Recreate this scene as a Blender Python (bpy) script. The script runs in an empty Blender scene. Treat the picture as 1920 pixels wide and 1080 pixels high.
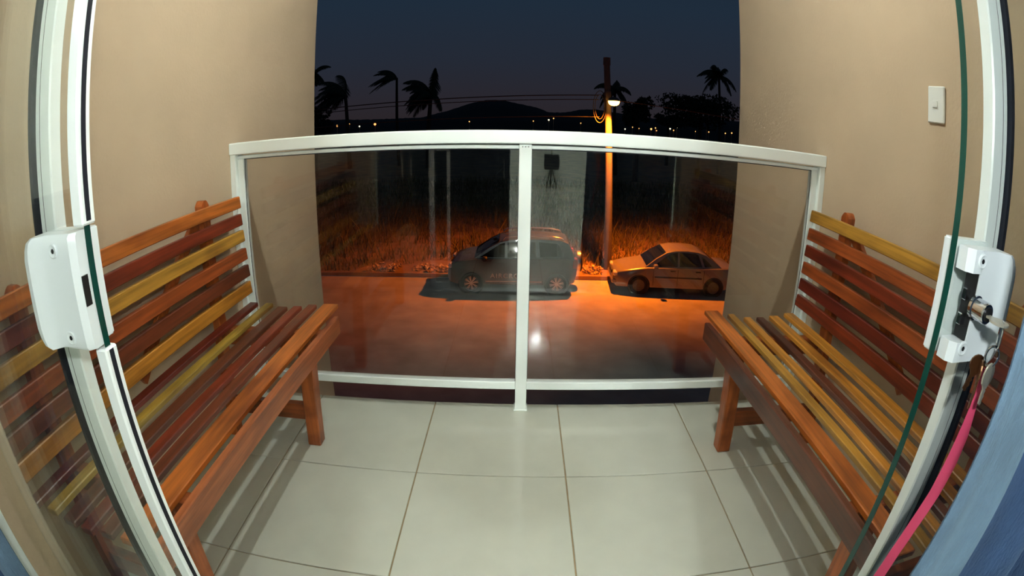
import bpy, bmesh, math, random
from mathutils import Vector, Matrix
random.seed(7)
R = random.random
def U(a, b): return a + (b - a) * R()
S = bpy.context.scene
C = S.collection

# ------------------------------------------------------------------ camera (fisheye lens)
CAMH = 1.01
K1, K3, PITCH, YAW, ROLL = 0.96585, 0.0721, -0.30718, 0.01052, 0.01418
def rot():
    c, s = math.cos(ROLL), math.sin(ROLL); R0 = Matrix(((c, 0, -s), (0, 1, 0), (s, 0, c)))
    c, s = math.cos(PITCH), math.sin(PITCH); R1 = Matrix(((1, 0, 0), (0, c, -s), (0, s, c)))
    c, s = math.cos(YAW), math.sin(YAW); R2 = Matrix(((c, -s, 0), (s, c, 0), (0, 0, 1)))
    return R2 @ R1 @ R0
RM = rot()
cd = bpy.data.cameras.new('camera')
cam = bpy.data.objects.new('camera', cd); C.objects.link(cam)
cd.type = 'PANO'
cd.sensor_fit = 'HORIZONTAL'; cd.sensor_width = 36.0; cd.sensor_height = 20.25
cy = cd.cycles if hasattr(cd, 'cycles') and hasattr(cd.cycles, 'panorama_type') else cd
cy.panorama_type = 'FISHEYE_LENS_POLYNOMIAL'
cy.fisheye_fov = math.radians(200)
cy.fisheye_polynomial_k0 = 0.0
cy.fisheye_polynomial_k1 = -K1 / 18.75
cy.fisheye_polynomial_k2 = 0.0
cy.fisheye_polynomial_k3 = -K3 / 18.75 ** 3
cy.fisheye_polynomial_k4 = 0.0
cd.clip_start = 0.005; cd.clip_end = 3000
right, fwd, up = RM.col[0], RM.col[1], RM.col[2]
M = Matrix((( right.x, up.x, -fwd.x, 0), (right.y, up.y, -fwd.y, 0), (right.z, up.z, -fwd.z, CAMH), (0, 0, 0, 1)))
cam.matrix_world = M
S.camera = cam
def ray(u, v):
    a, b = (u - 960) / 1000, -(v - 540) / 1000
    r = math.hypot(a, b); th = K1 * r + K3 * r ** 3
    s = math.sin(th) / max(r, 1e-9)
    return RM @ Vector((a * s, math.cos(th), b * s))
def onz(u, v, z): d = ray(u, v); return d * ((z - CAMH) / d.z) + Vector((0, 0, CAMH))
def ony(u, v, y): d = ray(u, v); return d * (y / d.y) + Vector((0, 0, CAMH))
def onx(u, v, x): d = ray(u, v); return d * (x / d.x) + Vector((0, 0, CAMH))

# ------------------------------------------------------------------ view, world
S.view_settings.view_transform = 'Standard'; S.view_settings.look = 'None'
S.view_settings.gamma = 1.0; S.view_settings.use_curve_mapping = False
S.view_settings.exposure = 0.0
S.cycles.max_bounces = 12; S.cycles.transparent_max_bounces = 24
S.cycles.sample_clamp_indirect = 60.0; S.cycles.caustics_reflective = False; S.cycles.caustics_refractive = False
W = bpy.data.worlds.new('night_sky'); S.world = W; W.use_nodes = True
nt = W.node_tree; nt.nodes.clear()
tc = nt.nodes.new('ShaderNodeTexCoord'); sp = nt.nodes.new('ShaderNodeSeparateXYZ')
rp = nt.nodes.new('ShaderNodeValToRGB'); bg = nt.nodes.new('ShaderNodeBackground'); wo = nt.nodes.new('ShaderNodeOutputWorld')
nt.links.new(tc.outputs['Generated'], sp.inputs[0]); nt.links.new(sp.outputs['Z'], rp.inputs[0])
nt.links.new(rp.outputs[0], bg.inputs[0]); nt.links.new(bg.outputs[0], wo.inputs[0])
e = rp.color_ramp.elements
e[0].position = 0.0; e[0].color = (0.0225, 0.0175, 0.0205, 1)
e[1].position = 1.0; e[1].color = (0.006, 0.013, 0.026, 1)
for p_, c_ in ((0.04, (0.0215, 0.0195, 0.0265, 1)), (0.11, (0.0175, 0.0225, 0.0355, 1)), (0.22, (0.0135, 0.0250, 0.0430, 1)), (0.40, (0.0105, 0.021, 0.039, 1))):
    x = e.new(p_); x.color = c_
bg.inputs['Strength'].default_value = 1.0
LAMP_BALC, LAMP_ROOM, LAMP_STREET, FLASH = 5200.0, 720.0, 4800.0, 640.0

# ------------------------------------------------------------------ helpers
ORG = {}
class MB:
    def __init__(s): s.v = []; s.f = []
    def add(s, vs, fs):
        n = len(s.v); s.v += [tuple(p) for p in vs]; s.f += [tuple(i + n for i in f) for f in fs]; return s
    def box(s, x0, x1, y0, y1, z0, z1, ch=0.0, mat=None):
        """axis box with chamfered edges; mat = optional 4x4 applied after"""
        if ch <= 0:
            vs = [Vector((x, y, z)) for z in (z0, z1) for y in (y0, y1) for x in (x0, x1)]
            fs = [(0, 2, 3, 1), (4, 5, 7, 6), (0, 1, 5, 4), (2, 6, 7, 3), (0, 4, 6, 2), (1, 3, 7, 5)]
        else:
            bm = bmesh.new(); bmesh.ops.create_cube(bm, size=1.0)
            for q in bm.verts: q.co = Vector(((x0 + x1) / 2 + q.co.x * (x1 - x0), (y0 + y1) / 2 + q.co.y * (y1 - y0), (z0 + z1) / 2 + q.co.z * (z1 - z0)))
            bmesh.ops.bevel(bm, geom=bm.edges[:], offset=ch, segments=1, affect='EDGES', profile=0.5)
            bm.verts.index_update()
            vs = [q.co.copy() for q in bm.verts]; fs = [[q.index for q in f.verts] for f in bm.faces]; bm.free()
        if mat is not None: vs = [mat @ q for q in vs]
        return s.add(vs, fs)
    def bar(s, a, b, w, t, ref=(0, 0, 1), ch=0.0):
        """rectangular bar from a to b, w along side, t along ref-ish"""
        a, b = Vector(a), Vector(b); d = b - a; L = d.length; d.normalize()
        sd = d.cross(Vector(ref)).normalized(); up_ = sd.cross(d)
        m = Matrix((( sd.x, d.x, up_.x, a.x), (sd.y, d.y, up_.y, a.y), (sd.z, d.z, up_.z, a.z), (0, 0, 0, 1)))
        return s.box(-w / 2, w / 2, 0, L, -t / 2, t / 2, ch, m)
    def tube(s, path, rad, n=8, cap=True, flat=None):
        path = [Vector(p) for p in path]; k = len(path)
        if not isinstance(rad, (list, tuple)): rad = [rad] * k
        rings = []; pr = None
        for i, p in enumerate(path):
            d = (path[min(i + 1, k - 1)] - path[max(i - 1, 0)]).normalized()
            if pr is None:
                r_ = Vector((0, 0, 1)) if abs(d.z) < .9 else Vector((1, 0, 0)); pr = d.cross(r_).normalized()
            pr = (pr - d * pr.dot(d)).normalized(); q = d.cross(pr)
            rings.append([p + (pr * math.cos(2 * math.pi * j / n) + q * math.sin(2 * math.pi * j / n) * (flat or 1)) * rad[i] for j in range(n)])
        vs = [q for r_ in rings for q in r_]; fs = []
        for i in range(k - 1):
            for j in range(n): fs.append((i * n + j, i * n + (j + 1) % n, (i + 1) * n + (j + 1) % n, (i + 1) * n + j))
        if cap: fs += [tuple(reversed(range(n))), tuple((k - 1) * n + j for j in range(n))]
        return s.add(vs, fs)
    def lathe(s, prof, n=24, mat=None):
        """profile (r, h) about z"""
        vs = []; fs = []; k = len(prof)
        for r_, h in prof:
            for j in range(n): vs.append(Vector((r_ * math.cos(2 * math.pi * j / n), r_ * math.sin(2 * math.pi * j / n), h)))
        for i in range(k - 1):
            for j in range(n): fs.append((i * n + j, i * n + (j + 1) % n, (i + 1) * n + (j + 1) % n, (i + 1) * n + j))
        if prof[0][0] > 1e-5: fs.append(tuple(reversed(range(n))))
        if prof[-1][0] > 1e-5: fs.append(tuple((k - 1) * n + j for j in range(n)))
        if mat is not None: vs = [mat @ q for q in vs]
        return s.add(vs, fs)
    def prism(s, pts, lo, hi, axis='z', mat=None):
        """polygon extruded along an axis; pts 2-D in the other two axes order (x,y)/(x,z)/(y,z)"""
        n = len(pts); vs = []
        for h in (lo, hi):
            for a, b in pts:
                vs.append(Vector((a, b, h) if axis == 'z' else (a, h, b) if axis == 'y' else (h, a, b)))
        fs = [tuple(range(n)), tuple(range(2 * n - 1, n - 1, -1))] + [(i, i + n, (i + 1) % n + n, (i + 1) % n) for i in range(n)]
        if mat is not None: vs = [mat @ q for q in vs]
        return s.add(vs, fs)
    def build(s, name, mat, parent=None, smooth=False, bevel=0.0, tri=False):
        o = ORG.get(parent.name, Vector()) if parent else Vector()
        me = bpy.data.meshes.new(name)
        me.from_pydata([(p[0] - o[0], p[1] - o[1], p[2] - o[2]) for p in s.v], [], s.f)
        bm = bmesh.new(); bm.from_mesh(me)
        bmesh.ops.remove_doubles(bm, verts=bm.verts, dist=1e-6)
        if tri: bmesh.ops.triangulate(bm, faces=[f for f in bm.faces if len(f.verts) > 4])
        bmesh.ops.recalc_face_normals(bm, faces=bm.faces)
        if bevel: bmesh.ops.bevel(bm, geom=bm.edges[:], offset=bevel, segments=2, affect='EDGES', clamp_overlap=True)
        bm.to_mesh(me); bm.free(); me.update()
        if smooth:
            try: me.shade_auto_smooth() if False else None
            except Exception: pass
            for p in me.polygons: p.use_smooth = True
            try: me.set_sharp_from_angle(angle=math.radians(40))
            except Exception: pass
        if mat: me.materials.append(M_(mat))
        ob = bpy.data.objects.new(name, me); C.objects.link(ob)
        if parent: ob.parent = parent; ORG[ob.name] = o
        return ob
def tag(o, label=None, cat=None, group=None, kind=None):
    if label: o['label'] = label
    if cat: o['category'] = cat
    if group: o['group'] = group
    if kind: o['kind'] = kind
    return o
def thing(name, label, cat, loc=(0, 0, 0), group=None, kind=None):
    o = bpy.data.objects.new(name, None); C.objects.link(o); o.location = loc; o.empty_display_size = .05
    ORG[o.name] = Vector(loc); return tag(o, label, cat, group, kind)
def copy_tree(o, parent=None):
    c = o.copy(); C.objects.link(c); c.parent = parent
    for ch in o.children: copy_tree(ch, c)
    return c

# ------------------------------------------------------------------ materials
MATS = {}
def M_(n): return MATS[n]
def newmat(name):
    m = bpy.data.materials.new(name); m.use_nodes = True; MATS[name] = m
    return m, m.node_tree, m.node_tree.nodes['Principled BSDF']
def lin(r, g, b):
    f = lambda c: (c / 255 / 12.92 if c / 255 <= .04045 else ((c / 255 + .055) / 1.055) ** 2.4)
    return (f(r), f(g), f(b), 1)
def pm(name, col, rough=.5, metal=0.0, var=.12, scale=12, bump=0.0, bscale=None, spec=.5, coat=0, stretch=(1, 1, 1), trans=0):
    m, t, b = newmat(name)
    tc = t.nodes.new('ShaderNodeTexCoord'); mp = t.nodes.new('ShaderNodeMapping'); mp.inputs['Scale'].default_value = stretch
    t.links.new(tc.outputs['Object'], mp.inputs[0])
    nz = t.nodes.new('ShaderNodeTexNoise'); nz.inputs['Scale'].default_value = scale; nz.inputs['Detail'].default_value = 5
    t.links.new(mp.outputs[0], nz.inputs['Vector'])
    cr = t.nodes.new('ShaderNodeValToRGB'); el = cr.color_ramp.elements
    el[0].position = .3; el[1].position = .7
    el[0].color = tuple(c * (1 - var) for c in col[:3]) + (1,); el[1].color = tuple(min(1, c * (1 + var)) for c in col[:3]) + (1,)
    t.links.new(nz.outputs['Fac'], cr.inputs[0]); t.links.new(cr.outputs[0], b.inputs['Base Color'])
    b.inputs['Roughness'].default_value = rough; b.inputs['Metallic'].default_value = metal
    b.inputs['Specular IOR Level'].default_value = spec; b.inputs['Coat Weight'].default_value = coat
    if bump:
        n2 = t.nodes.new('ShaderNodeTexNoise'); n2.inputs['Scale'].default_value = bscale or scale * 4; n2.inputs['Detail'].default_value = 4
        t.links.new(mp.outputs[0], n2.inputs['Vector'])
        bp = t.nodes.new('ShaderNodeBump'); bp.inputs['Strength'].default_value = bump; bp.inputs['Distance'].default_value = .01
        t.links.new(n2.outputs['Fac'], bp.inputs['Height']); t.links.new(bp.outputs[0], b.inputs['Normal'])
    return m
def wood(name, col, dark=.45, sc=(55, 2.2, 55)):
    m, t, b = newmat(name)
    tc = t.nodes.new('ShaderNodeTexCoord'); oi = t.nodes.new('ShaderNodeObjectInfo')
    ad = t.nodes.new('ShaderNodeVectorMath'); ad.operation = 'MULTIPLY_ADD'
    ad.inputs[1].default_value = (1, 1, 1)
    cx = t.nodes.new('ShaderNodeCombineXYZ'); ml = t.nodes.new('ShaderNodeMath'); ml.operation = 'MULTIPLY'; ml.inputs[1].default_value = 37.0
    t.links.new(oi.outputs['Random'], ml.inputs[0]); t.links.new(ml.outputs[0], cx.inputs[0]); t.links.new(ml.outputs[0], cx.inputs[1])
    t.links.new(tc.outputs['Object'], ad.inputs[0]); t.links.new(cx.outputs[0], ad.inputs[2])
    mp = t.nodes.new('ShaderNodeMapping'); mp.inputs['Scale'].default_value = sc; t.links.new(ad.outputs[0], mp.inputs[0])
    n1 = t.nodes.new('ShaderNodeTexNoise'); n1.inputs['Scale'].default_value = 1.6; n1.inputs['Detail'].default_value = 6; t.links.new(mp.outputs[0], n1.inputs['Vector'])
    mp2 = t.nodes.new('ShaderNodeMapping'); mp2.inputs['Scale'].default_value = (8, 2.4, 8); t.links.new(ad.outputs[0], mp2.inputs[0])
    n2 = t.nodes.new('ShaderNodeTexNoise'); n2.inputs['Scale'].default_value = 1.3; n2.inputs['Detail'].default_value = 3; t.links.new(mp2.outputs[0], n2.inputs['Vector'])
    cr = t.nodes.new('ShaderNodeValToRGB'); el = cr.color_ramp.elements; el[0].position = .32; el[1].position = .68
    el[0].color = tuple(c * (1 - dark) for c in col[:3]) + (1,); el[1].color = tuple(min(1, c * 1.12) for c in col[:3]) + (1,)
    t.links.new(n1.outputs['Fac'], cr.inputs[0])
    mx = t.nodes.new('ShaderNodeMix'); mx.data_type = 'RGBA'; mx.blend_type = 'MULTIPLY'; mx.inputs['Factor'].default_value = 1.0
    c2 = t.nodes.new('ShaderNodeValToRGB'); e2 = c2.color_ramp.elements; e2[0].position = .28; e2[1].position = .52
    e2[0].color = (.42, .34, .30, 1); e2[1].color = (1, 1, 1, 1); t.links.new(n2.outputs['Fac'], c2.inputs[0])
    t.links.new(cr.outputs[0], mx.inputs[6]); t.links.new(c2.outputs[0], mx.inputs[7]); t.links.new(mx.outputs[2], b.inputs['Base Color'])
    b.inputs['Roughness'].default_value = .42; b.inputs['Coat Weight'].default_value = .25; b.inputs['Coat Roughness'].default_value = .22
    bp = t.nodes.new('ShaderNodeBump'); bp.inputs['Strength'].default_value = .25; bp.inputs['Distance'].default_value = .002
    t.links.new(n1.outputs['Fac'], bp.inputs['Height']); t.links.new(bp.outputs[0], b.inputs['Normal'])
def glass(name, tint, ior=1.5, rough=0.0):
    m = bpy.data.materials.new(name); m.use_nodes = True; MATS[name] = m; t = m.node_tree; t.nodes.clear()
    out = t.nodes.new('ShaderNodeOutputMaterial'); mix = t.nodes.new('ShaderNodeMixShader')
    tr = t.nodes.new('ShaderNodeBsdfTransparent'); tr.inputs[0].default_value = tint
    gl = t.nodes.new('ShaderNodeBsdfGlossy'); gl.inputs['Roughness'].default_value = rough; gl.inputs['Color'].default_value = (1, 1, 1, 1)
    fr = t.nodes.new('ShaderNodeFresnel'); ge = t.nodes.new('ShaderNodeNewGeometry')
    mx = t.nodes.new('ShaderNodeMix'); mx.data_type = 'FLOAT'; mx.inputs[2].default_value = ior; mx.inputs[3].default_value = 1 / ior
    t.links.new(ge.outputs['Backfacing'], mx.inputs[0]); t.links.new(mx.outputs[0], fr.inputs['IOR'])
    t.links.new(fr.outputs[0], mix.inputs[0]); t.links.new(tr.outputs[0], mix.inputs[1]); t.links.new(gl.outputs[0], mix.inputs[2])
    t.links.new(mix.outputs[0], out.inputs[0])
def emit(name, col, st):
    m = bpy.data.materials.new(name); m.use_nodes = True; MATS[name] = m; t = m.node_tree; t.nodes.clear()
    out = t.nodes.new('ShaderNodeOutputMaterial'); em = t.nodes.new('ShaderNodeEmission'); em.inputs[0].default_value = col; em.inputs[1].default_value = st
    t.links.new(em.outputs[0], out.inputs[0])
pm('tan_paint', lin(198, 174, 146), .75, var=.035, scale=5, bump=.12, bscale=90)
pm('room_paint', lin(205, 208, 200), .8, var=.02, scale=3)
pm('ceiling_paint', lin(225, 222, 212), .85, var=.02, scale=3)
pm('tile', lin(196, 197, 184), .07, var=.035, scale=9, spec=.5)
pm('grout', lin(150, 128, 95), .9, var=.2, scale=30)
pm('white_metal', lin(240, 246, 243), .32, var=.015, scale=4)
pm('strip_white', lin(246, 250, 250), .25, var=.01, scale=4)
pm('handle_white', lin(226, 232, 234), .3, var=.01, scale=4)
pm('black_rubber', lin(14, 16, 30), .8, var=.2, scale=40)
pm('chrome', lin(205, 205, 210), .12, 1.0, var=.02)
pm('key_steel', lin(190, 185, 170), .45, .55, var=.1, scale=60)
pm('key_brass', lin(150, 110, 80), .35, 1.0, var=.15, scale=60)
pm('pink_ribbon', lin(225, 75, 115), .6, var=.08, scale=20)
pm('glass_edge', lin(10, 62, 54), .1, var=.1, scale=10)
pm('curtain_hem_lit', lin(74, 95, 116), .85, var=.18, scale=28, bump=.4, bscale=300, stretch=(1, 1, .35))  # front hem of the blue cloth, its light put into a paler colour
pm('curtain_blue_shaded', lin(34, 58, 92), .85, var=.22, scale=28, bump=.4, bscale=300, stretch=(1, 1, .35))  # folds behind the hem, their shade put into a darker blue
pm('switch_white', lin(232, 232, 226), .35, var=.01)
pm('black_plastic', lin(20, 20, 22), .45, var=.1)
pm('dark_cloth', lin(24, 26, 32), .9, var=.2, scale=40)
pm('jeans', lin(28, 34, 48), .9, var=.2, scale=60)
pm('skin', lin(178, 130, 102), .55, var=.05)
pm('hair', lin(22, 16, 13), .6, var=.3, scale=60)
for n_, c_ in dict(w_orange=(196, 108, 40), w_red=(128, 48, 22), w_yellow=(190, 138, 52), w_redorange=(170, 82, 34), w_brown=(118, 56, 30), w_gold=(200, 132, 46),
                   w_darkred=(104, 34, 18), w_olive=(176, 142, 56), w_umber=(98, 50, 28), w_apron=(178, 98, 54)).items(): wood(n_, lin(*c_))
wood('w_frame', lin(184, 96, 40), .35, (45, 45, 2.2)); wood('w_cross', lin(150, 76, 34), .4, (2.2, 45, 45))
glass('rail_glass', (.988, .980, .966, 1), 1.55)
glass('door_glass', (.98, .988, .972, 1))
emit('balcony_bulb', (.90, 1.0, .96, 1), LAMP_BALC)
emit('room_bulb', (.90, 1.0, .98, 1), LAMP_ROOM)
emit('flash_light', (.92, 1.0, 1.0, 1), FLASH)
emit('sodium', (1.0, .42, .07, 1), 14)
pm('asphalt', lin(150, 142, 132), .75, var=.22, scale=1.3, bump=.3, bscale=60)
pm('dirt', lin(128, 98, 58), .95, var=.35, scale=.8, bump=.6, bscale=9)
pm('grass_blade', lin(88, 80, 40), .85, var=.55, scale=.9)
pm('pole_concrete', lin(92, 86, 80), .9, var=.2, scale=3, bump=.3, bscale=30)
pm('concrete', lin(150, 140, 125), .85, var=.15, scale=3, bump=.3, bscale=30)
pm('debris', lin(150, 130, 108), .85, var=.65, scale=9)
pm('palm_leaf', lin(42, 54, 28), .7, var=.3, scale=2)
pm('palm_trunk', lin(70, 60, 48), .9, var=.3, scale=4)
pm('leaf', lin(36, 46, 24), .75, var=.4, scale=1)
pm('hill', lin(26, 28, 24), 1.0, var=.3, scale=.02)
pm('cable', lin(30, 27, 25), .6, var=.1)
pm('suv_paint', lin(66, 72, 74), .25, .3, var=.02, coat=.6)
pm('silver_paint', lin(128, 126, 124), .28, .35, var=.02, coat=.6)
pm('car_glass', lin(9, 11, 13), .03, var=.02, spec=.3)
pm('car_black', lin(16, 16, 17), .6, var=.1)
pm('tyre', lin(18, 18, 18), .85, var=.1, scale=30)
pm('steel_rim', lin(84, 82, 80), .5, .5, var=.1)
pm('alloy', lin(190, 190, 188), .25, .9, var=.03)
pm('headlamp', lin(210, 210, 205), .08, .2, var=.05, coat=1)
pm('tail_red', lin(120, 14, 10), .15, var=.05, coat=1)

# ------------------------------------------------------------------ shell
XL, XR = -1.014, 1.090
T = 0.4503; TX0 = -0.7459; TY = 1.775            # tile pitch, a column joint, outer edge row
YW0, YW1 = 0.315, 0.425                            # house wall with the door
OX0, OX1 = -0.85, 0.93                             # door opening
ROOMX0, ROOMX1, ROOMY = -2.3, 2.3, -5.0
CEIL = 2.42; GZ = -4.15

floor = MB(); floor.box(ROOMX0, ROOMX1, ROOMY, YW1, -.16, -.0045); floor.box(XL - .15, XR + .15, YW1, TY - .003, -.16, -.0045)
floor = tag(floor.build('floor', 'grout'), 'pale square floor tiles with brown grout on the balcony', 'floor', kind='structure')
proto = {}
def tile(x0, x1, y0, y1):
    g = .002; w, d = round(x1 - x0 - 2 * g, 4), round(y1 - y0 - 2 * g, 4)
    if w < .01 or d < .01: return
    key = (w, d)
    if key not in proto:
        o = MB().box(-w / 2, w / 2, -d / 2, d / 2, -.010, 0, .0012).build('tile', 'tile'); proto[key] = o.data
    else:
        o = bpy.data.objects.new('tile', proto[key]); C.objects.link(o)
    o.parent = floor; o.location = ((x0 + x1) / 2, (y0 + y1) / 2, U(-.0003, .0003))
def tilerows(X0, X1, Y0, Y1):
    i = math.floor((X0 - TX0) / T)
    while TX0 + i * T < X1 - .003:
        a, b = max(X0, TX0 + i * T), min(X1, TX0 + (i + 1) * T); j = -20
        while TY + j * T < Y1 - .003:
            c, d = max(Y0, TY + j * T), min(Y1, TY + (j + 1) * T)
            if d > c: tile(a, b, c, d)
            j += 1
        i += 1
tilerows(XL, XR, YW1, TY)
tilerows(OX0, OX1, YW0, YW1)
tilerows(ROOMX0, ROOMX1, ROOMY, YW0)

YE = 2.588
w = MB().box(XL - .15, XL, YW1, YE, GZ, CEIL + .3); tag(w.build('wall_left', 'tan_paint'), 'tan painted side wall of the balcony behind the bench with the dark red second slat', 'wall', kind='structure')
w = MB().box(XR, XR + .15, YW1, YE, GZ, CEIL + .3); tag(w.build('wall_right', 'tan_paint'), 'tan painted side wall of the balcony carrying the light switch', 'wall', kind='structure')
w = MB(); w.box(ROOMX0 - .1, OX0, YW0, YW1, -.16, CEIL); w.box(OX1, ROOMX1 + .1, YW0, YW1, -.16, CEIL); w.box(OX0, OX1, YW0, YW1, 2.12, CEIL)
tag(w.build('wall_front', 'tan_paint'), 'tan house wall around the glass door opening', 'wall', kind='structure')
w = MB().box(ROOMX0 - .1, ROOMX1 + .1, ROOMY - .12, ROOMY, -.16, CEIL); tag(w.build('wall_back', 'room_paint'), 'pale grey far wall of the room inside', 'wall', kind='structure')
w = MB().box(ROOMX0 - .1, ROOMX0, ROOMY, YW0, -.16, CEIL); tag(w.build('wall_room_left', 'room_paint'), 'pale grey side wall of the room inside', 'wall', kind='structure')
w = MB().box(ROOMX1, ROOMX1 + .1, ROOMY, YW0, -.16, CEIL); tag(w.build('wall_room_right', 'room_paint'), 'pale grey room wall nearest the tripod stand', 'wall', kind='structure')
w = MB(); w.box(ROOMX0 - .1, ROOMX1 + .1, ROOMY - .12, YW1, CEIL, CEIL + .12); w.box(XL, XR, YW1, 2.2, CEIL, CEIL + .12)
tag(w.build('ceiling', 'ceiling_paint'), 'off-white ceiling slab over room and balcony', 'ceiling', kind='structure')
w = MB().box(ROOMX0 - .1, ROOMX1 + .1, YW0, YW1, GZ, -.16); tag(w.build('wall_below', 'tan_paint'), 'tan house wall below the balcony floor', 'wall', kind='structure')
w = MB().box(OX0 - .004, OX0 + .006, YW0 - .006, YW0 + .018, 0, 2.12, .002); tag(w.build('trim_1', 'white_metal'), 'thin white corner bead on the door reveal by the curtain', 'trim', kind='structure')

# ------------------------------------------------------------------ lamps
def ceil_lamp(loc, z, r, mat, label, group=None):
    t = thing('ceiling_lamp', label, 'lamp', (loc[0], loc[1], CEIL), group)
    MB().lathe([(max(r, .05) * .75, CEIL), (max(r, .05) * .8, CEIL - .02), (max(r, .05) * .55, CEIL - .03), (min(.02, r * .6), CEIL - .032), (min(.02, r * .6), z + r * .8)], 24, Matrix.Translation((loc[0], loc[1], 0))).build('base', 'white_metal', t, True)
    pr = [(0.0001, z - r)] + [(r * math.sin(a), z - r * math.cos(a)) for a in [math.pi * i / 10 for i in range(1, 9)]]
    MB().lathe(pr, 24, Matrix.Translation((loc[0], loc[1], 0))).build('globe', mat, t, True)
    return t
ceil_lamp((.03, 1.34), 2.22, .0145, 'balcony_bulb', 'small bare bulb pendant hanging from the balcony ceiling')
ceil_lamp((.06, -2.16), 2.30, .075, 'room_bulb', 'white globe lamp on the ceiling in the middle of the room')
ceil_lamp((.29, -4.35), 2.30, .075, 'room_bulb', 'white globe lamp on the ceiling by the far wall of the room')

# ------------------------------------------------------------------ railing
YR = 1.723
rl = thing('balcony_railing', 'white metal balcony railing with two smoked glass panes', 'railing', (.018, YR, 0))
MB().box(XL, XR, YR - .012, YR + .058, .934, .976, .003).build('top_rail', 'white_metal', rl)
PX0, PX1 = -.002, .038
m = MB(); m.box(PX0, PX1, YR, YR + .045, .004, .932, .002); m.box(PX0 - .004, PX1 + .004, YR - .003, YR + .05, 0, .006, .001)
post = m.build('post', 'white_metal', rl)
for i in range(3):
    MB().lathe([(.0022, 0), (.0022, .0012), (.001, .0015)], 8, Matrix.Translation((.009 + i * .009, YR, .9245)) @ Matrix.Rotation(math.pi / 2, 4, 'X')).build('screw', 'chrome', post)
for a, b, sd in ((XL, XL + .024, 1), (XR - .024, XR, -1)):
    MB().box(a, b, YR - .005, YR + .05, 0, .934, .002).build('side_jamb', 'white_metal', rl)
for a, b in ((XL + .024, PX0), (PX1, XR - .024)):
    MB().box(a, b, YR + .012, YR + .042, .081, .111, .002).build('bottom_rail', 'white_metal', rl)
    MB().box(a, b, YR + .012, YR + .042, .9165, .9285, .002).build('glazing_bead', 'white_metal', rl)
    fr = MB()
    l_ = a + (.026 if a < -.5 else 0); r_ = b - (.026 if b > .5 else 0)
    if a < -.5: MB().box(a, l_, YR + .012, YR + .042, .111, .9165, .002).build('glazing_bead', 'white_metal', rl)
    else: MB().box(r_, b, YR + .012, YR + .042, .111, .9165, .002).build('glazing_bead', 'white_metal', rl)
    MB().box(l_ , r_, YR + .022, YR + .030, .107, .920).build('glass_pane', 'rail_glass', rl)
    g = MB(); g.box(l_, r_, YR + .018, YR + .034, .9135, .9165); g.box(l_, l_ + .0015, YR + .0205, YR + .022, .111, .9135); g.box(r_ - .0015, r_, YR + .0205, YR + .022, .111, .9135)
    g.build('gasket', 'black_rubber', rl)

# ------------------------------------------------------------------ sliding door
YG = .371
def handle_block(sg, e, z0, z1, parent, notch):
    """inner half of a white door latch; sg -1 left leaf, +1 right leaf; e = free edge |x|"""
    prof = [(e, .367), (e, .352), (e + .006, .345), (e + .050, .346), (e + .060, .341), (e + .072, .334), (e + .082, .336), (e + .086, .345), (e + .084, .367)]
    m = MB(); n = len(prof); zs = [z0, z0 + .004, z0 + .012, z0 + .022]; zs = zs + [z0 + z1 - q for q in reversed(zs)]
    if notch: zs = zs[:4] + [notch[0], notch[0] + 1e-4, notch[1], notch[1] + 1e-4] + zs[4:]
    sh = {0: .016, 1: .009, 2: .003}
    k = len(zs); rows = []
    for i, z in enumerate(zs):
        s_ = sh.get(min(i, k - 1 - i), 0); row = []
        for j, (a, b) in enumerate(prof):
            if a > e + .055: a = a - s_ * (a - e - .05) / .036
            b2 = b + (.003 if min(i, k - 1 - i) == 0 and j not in (0, n - 1) else 0)
            if notch and notch[0] < z < notch[1] + 5e-5 and j in (0, 1): a = a + .020 if j == 0 else a + .020; b2 = b2 if j == 0 else .3455
            if notch and notch[0] < z < notch[1] + 5e-5 and j == 2: a, b2 = e + .021, .345
            row.append((sg * a, b2, z))
        rows.append(row)
    vs = [p for r_ in rows for p in r_]; fs = []
    for i in range(k - 1):
        for j in range(n): fs.append((i * n + j, i * n + (j + 1) % n, (i + 1) * n + (j + 1) % n, (i + 1) * n + j))
    fs += [tuple(range(n)), tuple((k - 1) * n + j for j in range(n))]
    m.add(vs, fs); return m.build('latch_body', 'handle_white', parent, True)
def lock_body(e, z0, z1, parent, n0, n1):
    m = MB(); ch = .0022
    a = e + .021
    prof = [(a, .367), (a, .3452), (e + .052, .3452), (e + .062, .341), (e + .072, .335), (e + .082, .337), (e + .086, .346), (e + .085, .367)]
    n = len(prof); zs = [(z0, .016), (z0 + .004, .009), (z0 + .012, .003), (z0 + .022, 0), (z1 - .022, 0), (z1 - .012, .003), (z1 - .004, .009), (z1, .016)]
    vs = [(x - (sh * (x - e - .05) / .036 if x > e + .055 else 0), y, z) for z, sh in zs for x, y in prof]
    fs = [(i * n + j, i * n + (j + 1) % n, (i + 1) * n + (j + 1) % n, (i + 1) * n + j) for i in range(7) for j in range(n)] + [tuple(range(n)), tuple(7 * n + j for j in range(n))]
    m.add(vs, fs)
    for c, d in ((z0, n0), (n1, z1)):
        m.prism([(e, .367), (e, .353), (e + .007, .3452), (a + .0005, .3452), (a + .0005, .367)], c, d, 'z')
    return m.build('latch_body', 'handle_white', parent, True)
def screw(x, y, z, parent):
    mt = Matrix.Translation((x, y, z)) @ Matrix.Rotation(math.pi / 2, 4, 'X')
    o = MB().lathe([(.0075, -.001), (.0075, .0012), (.0062, .002), (.0045, .0012), (.0, .0010)], 16, mt).build('screw', 'handle_white', parent, True)
    MB().lathe([(.0026, 0), (.0026, .0016), (.0, .0016)], 6, mt).build('hex_socket', 'black_plastic', o)
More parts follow.
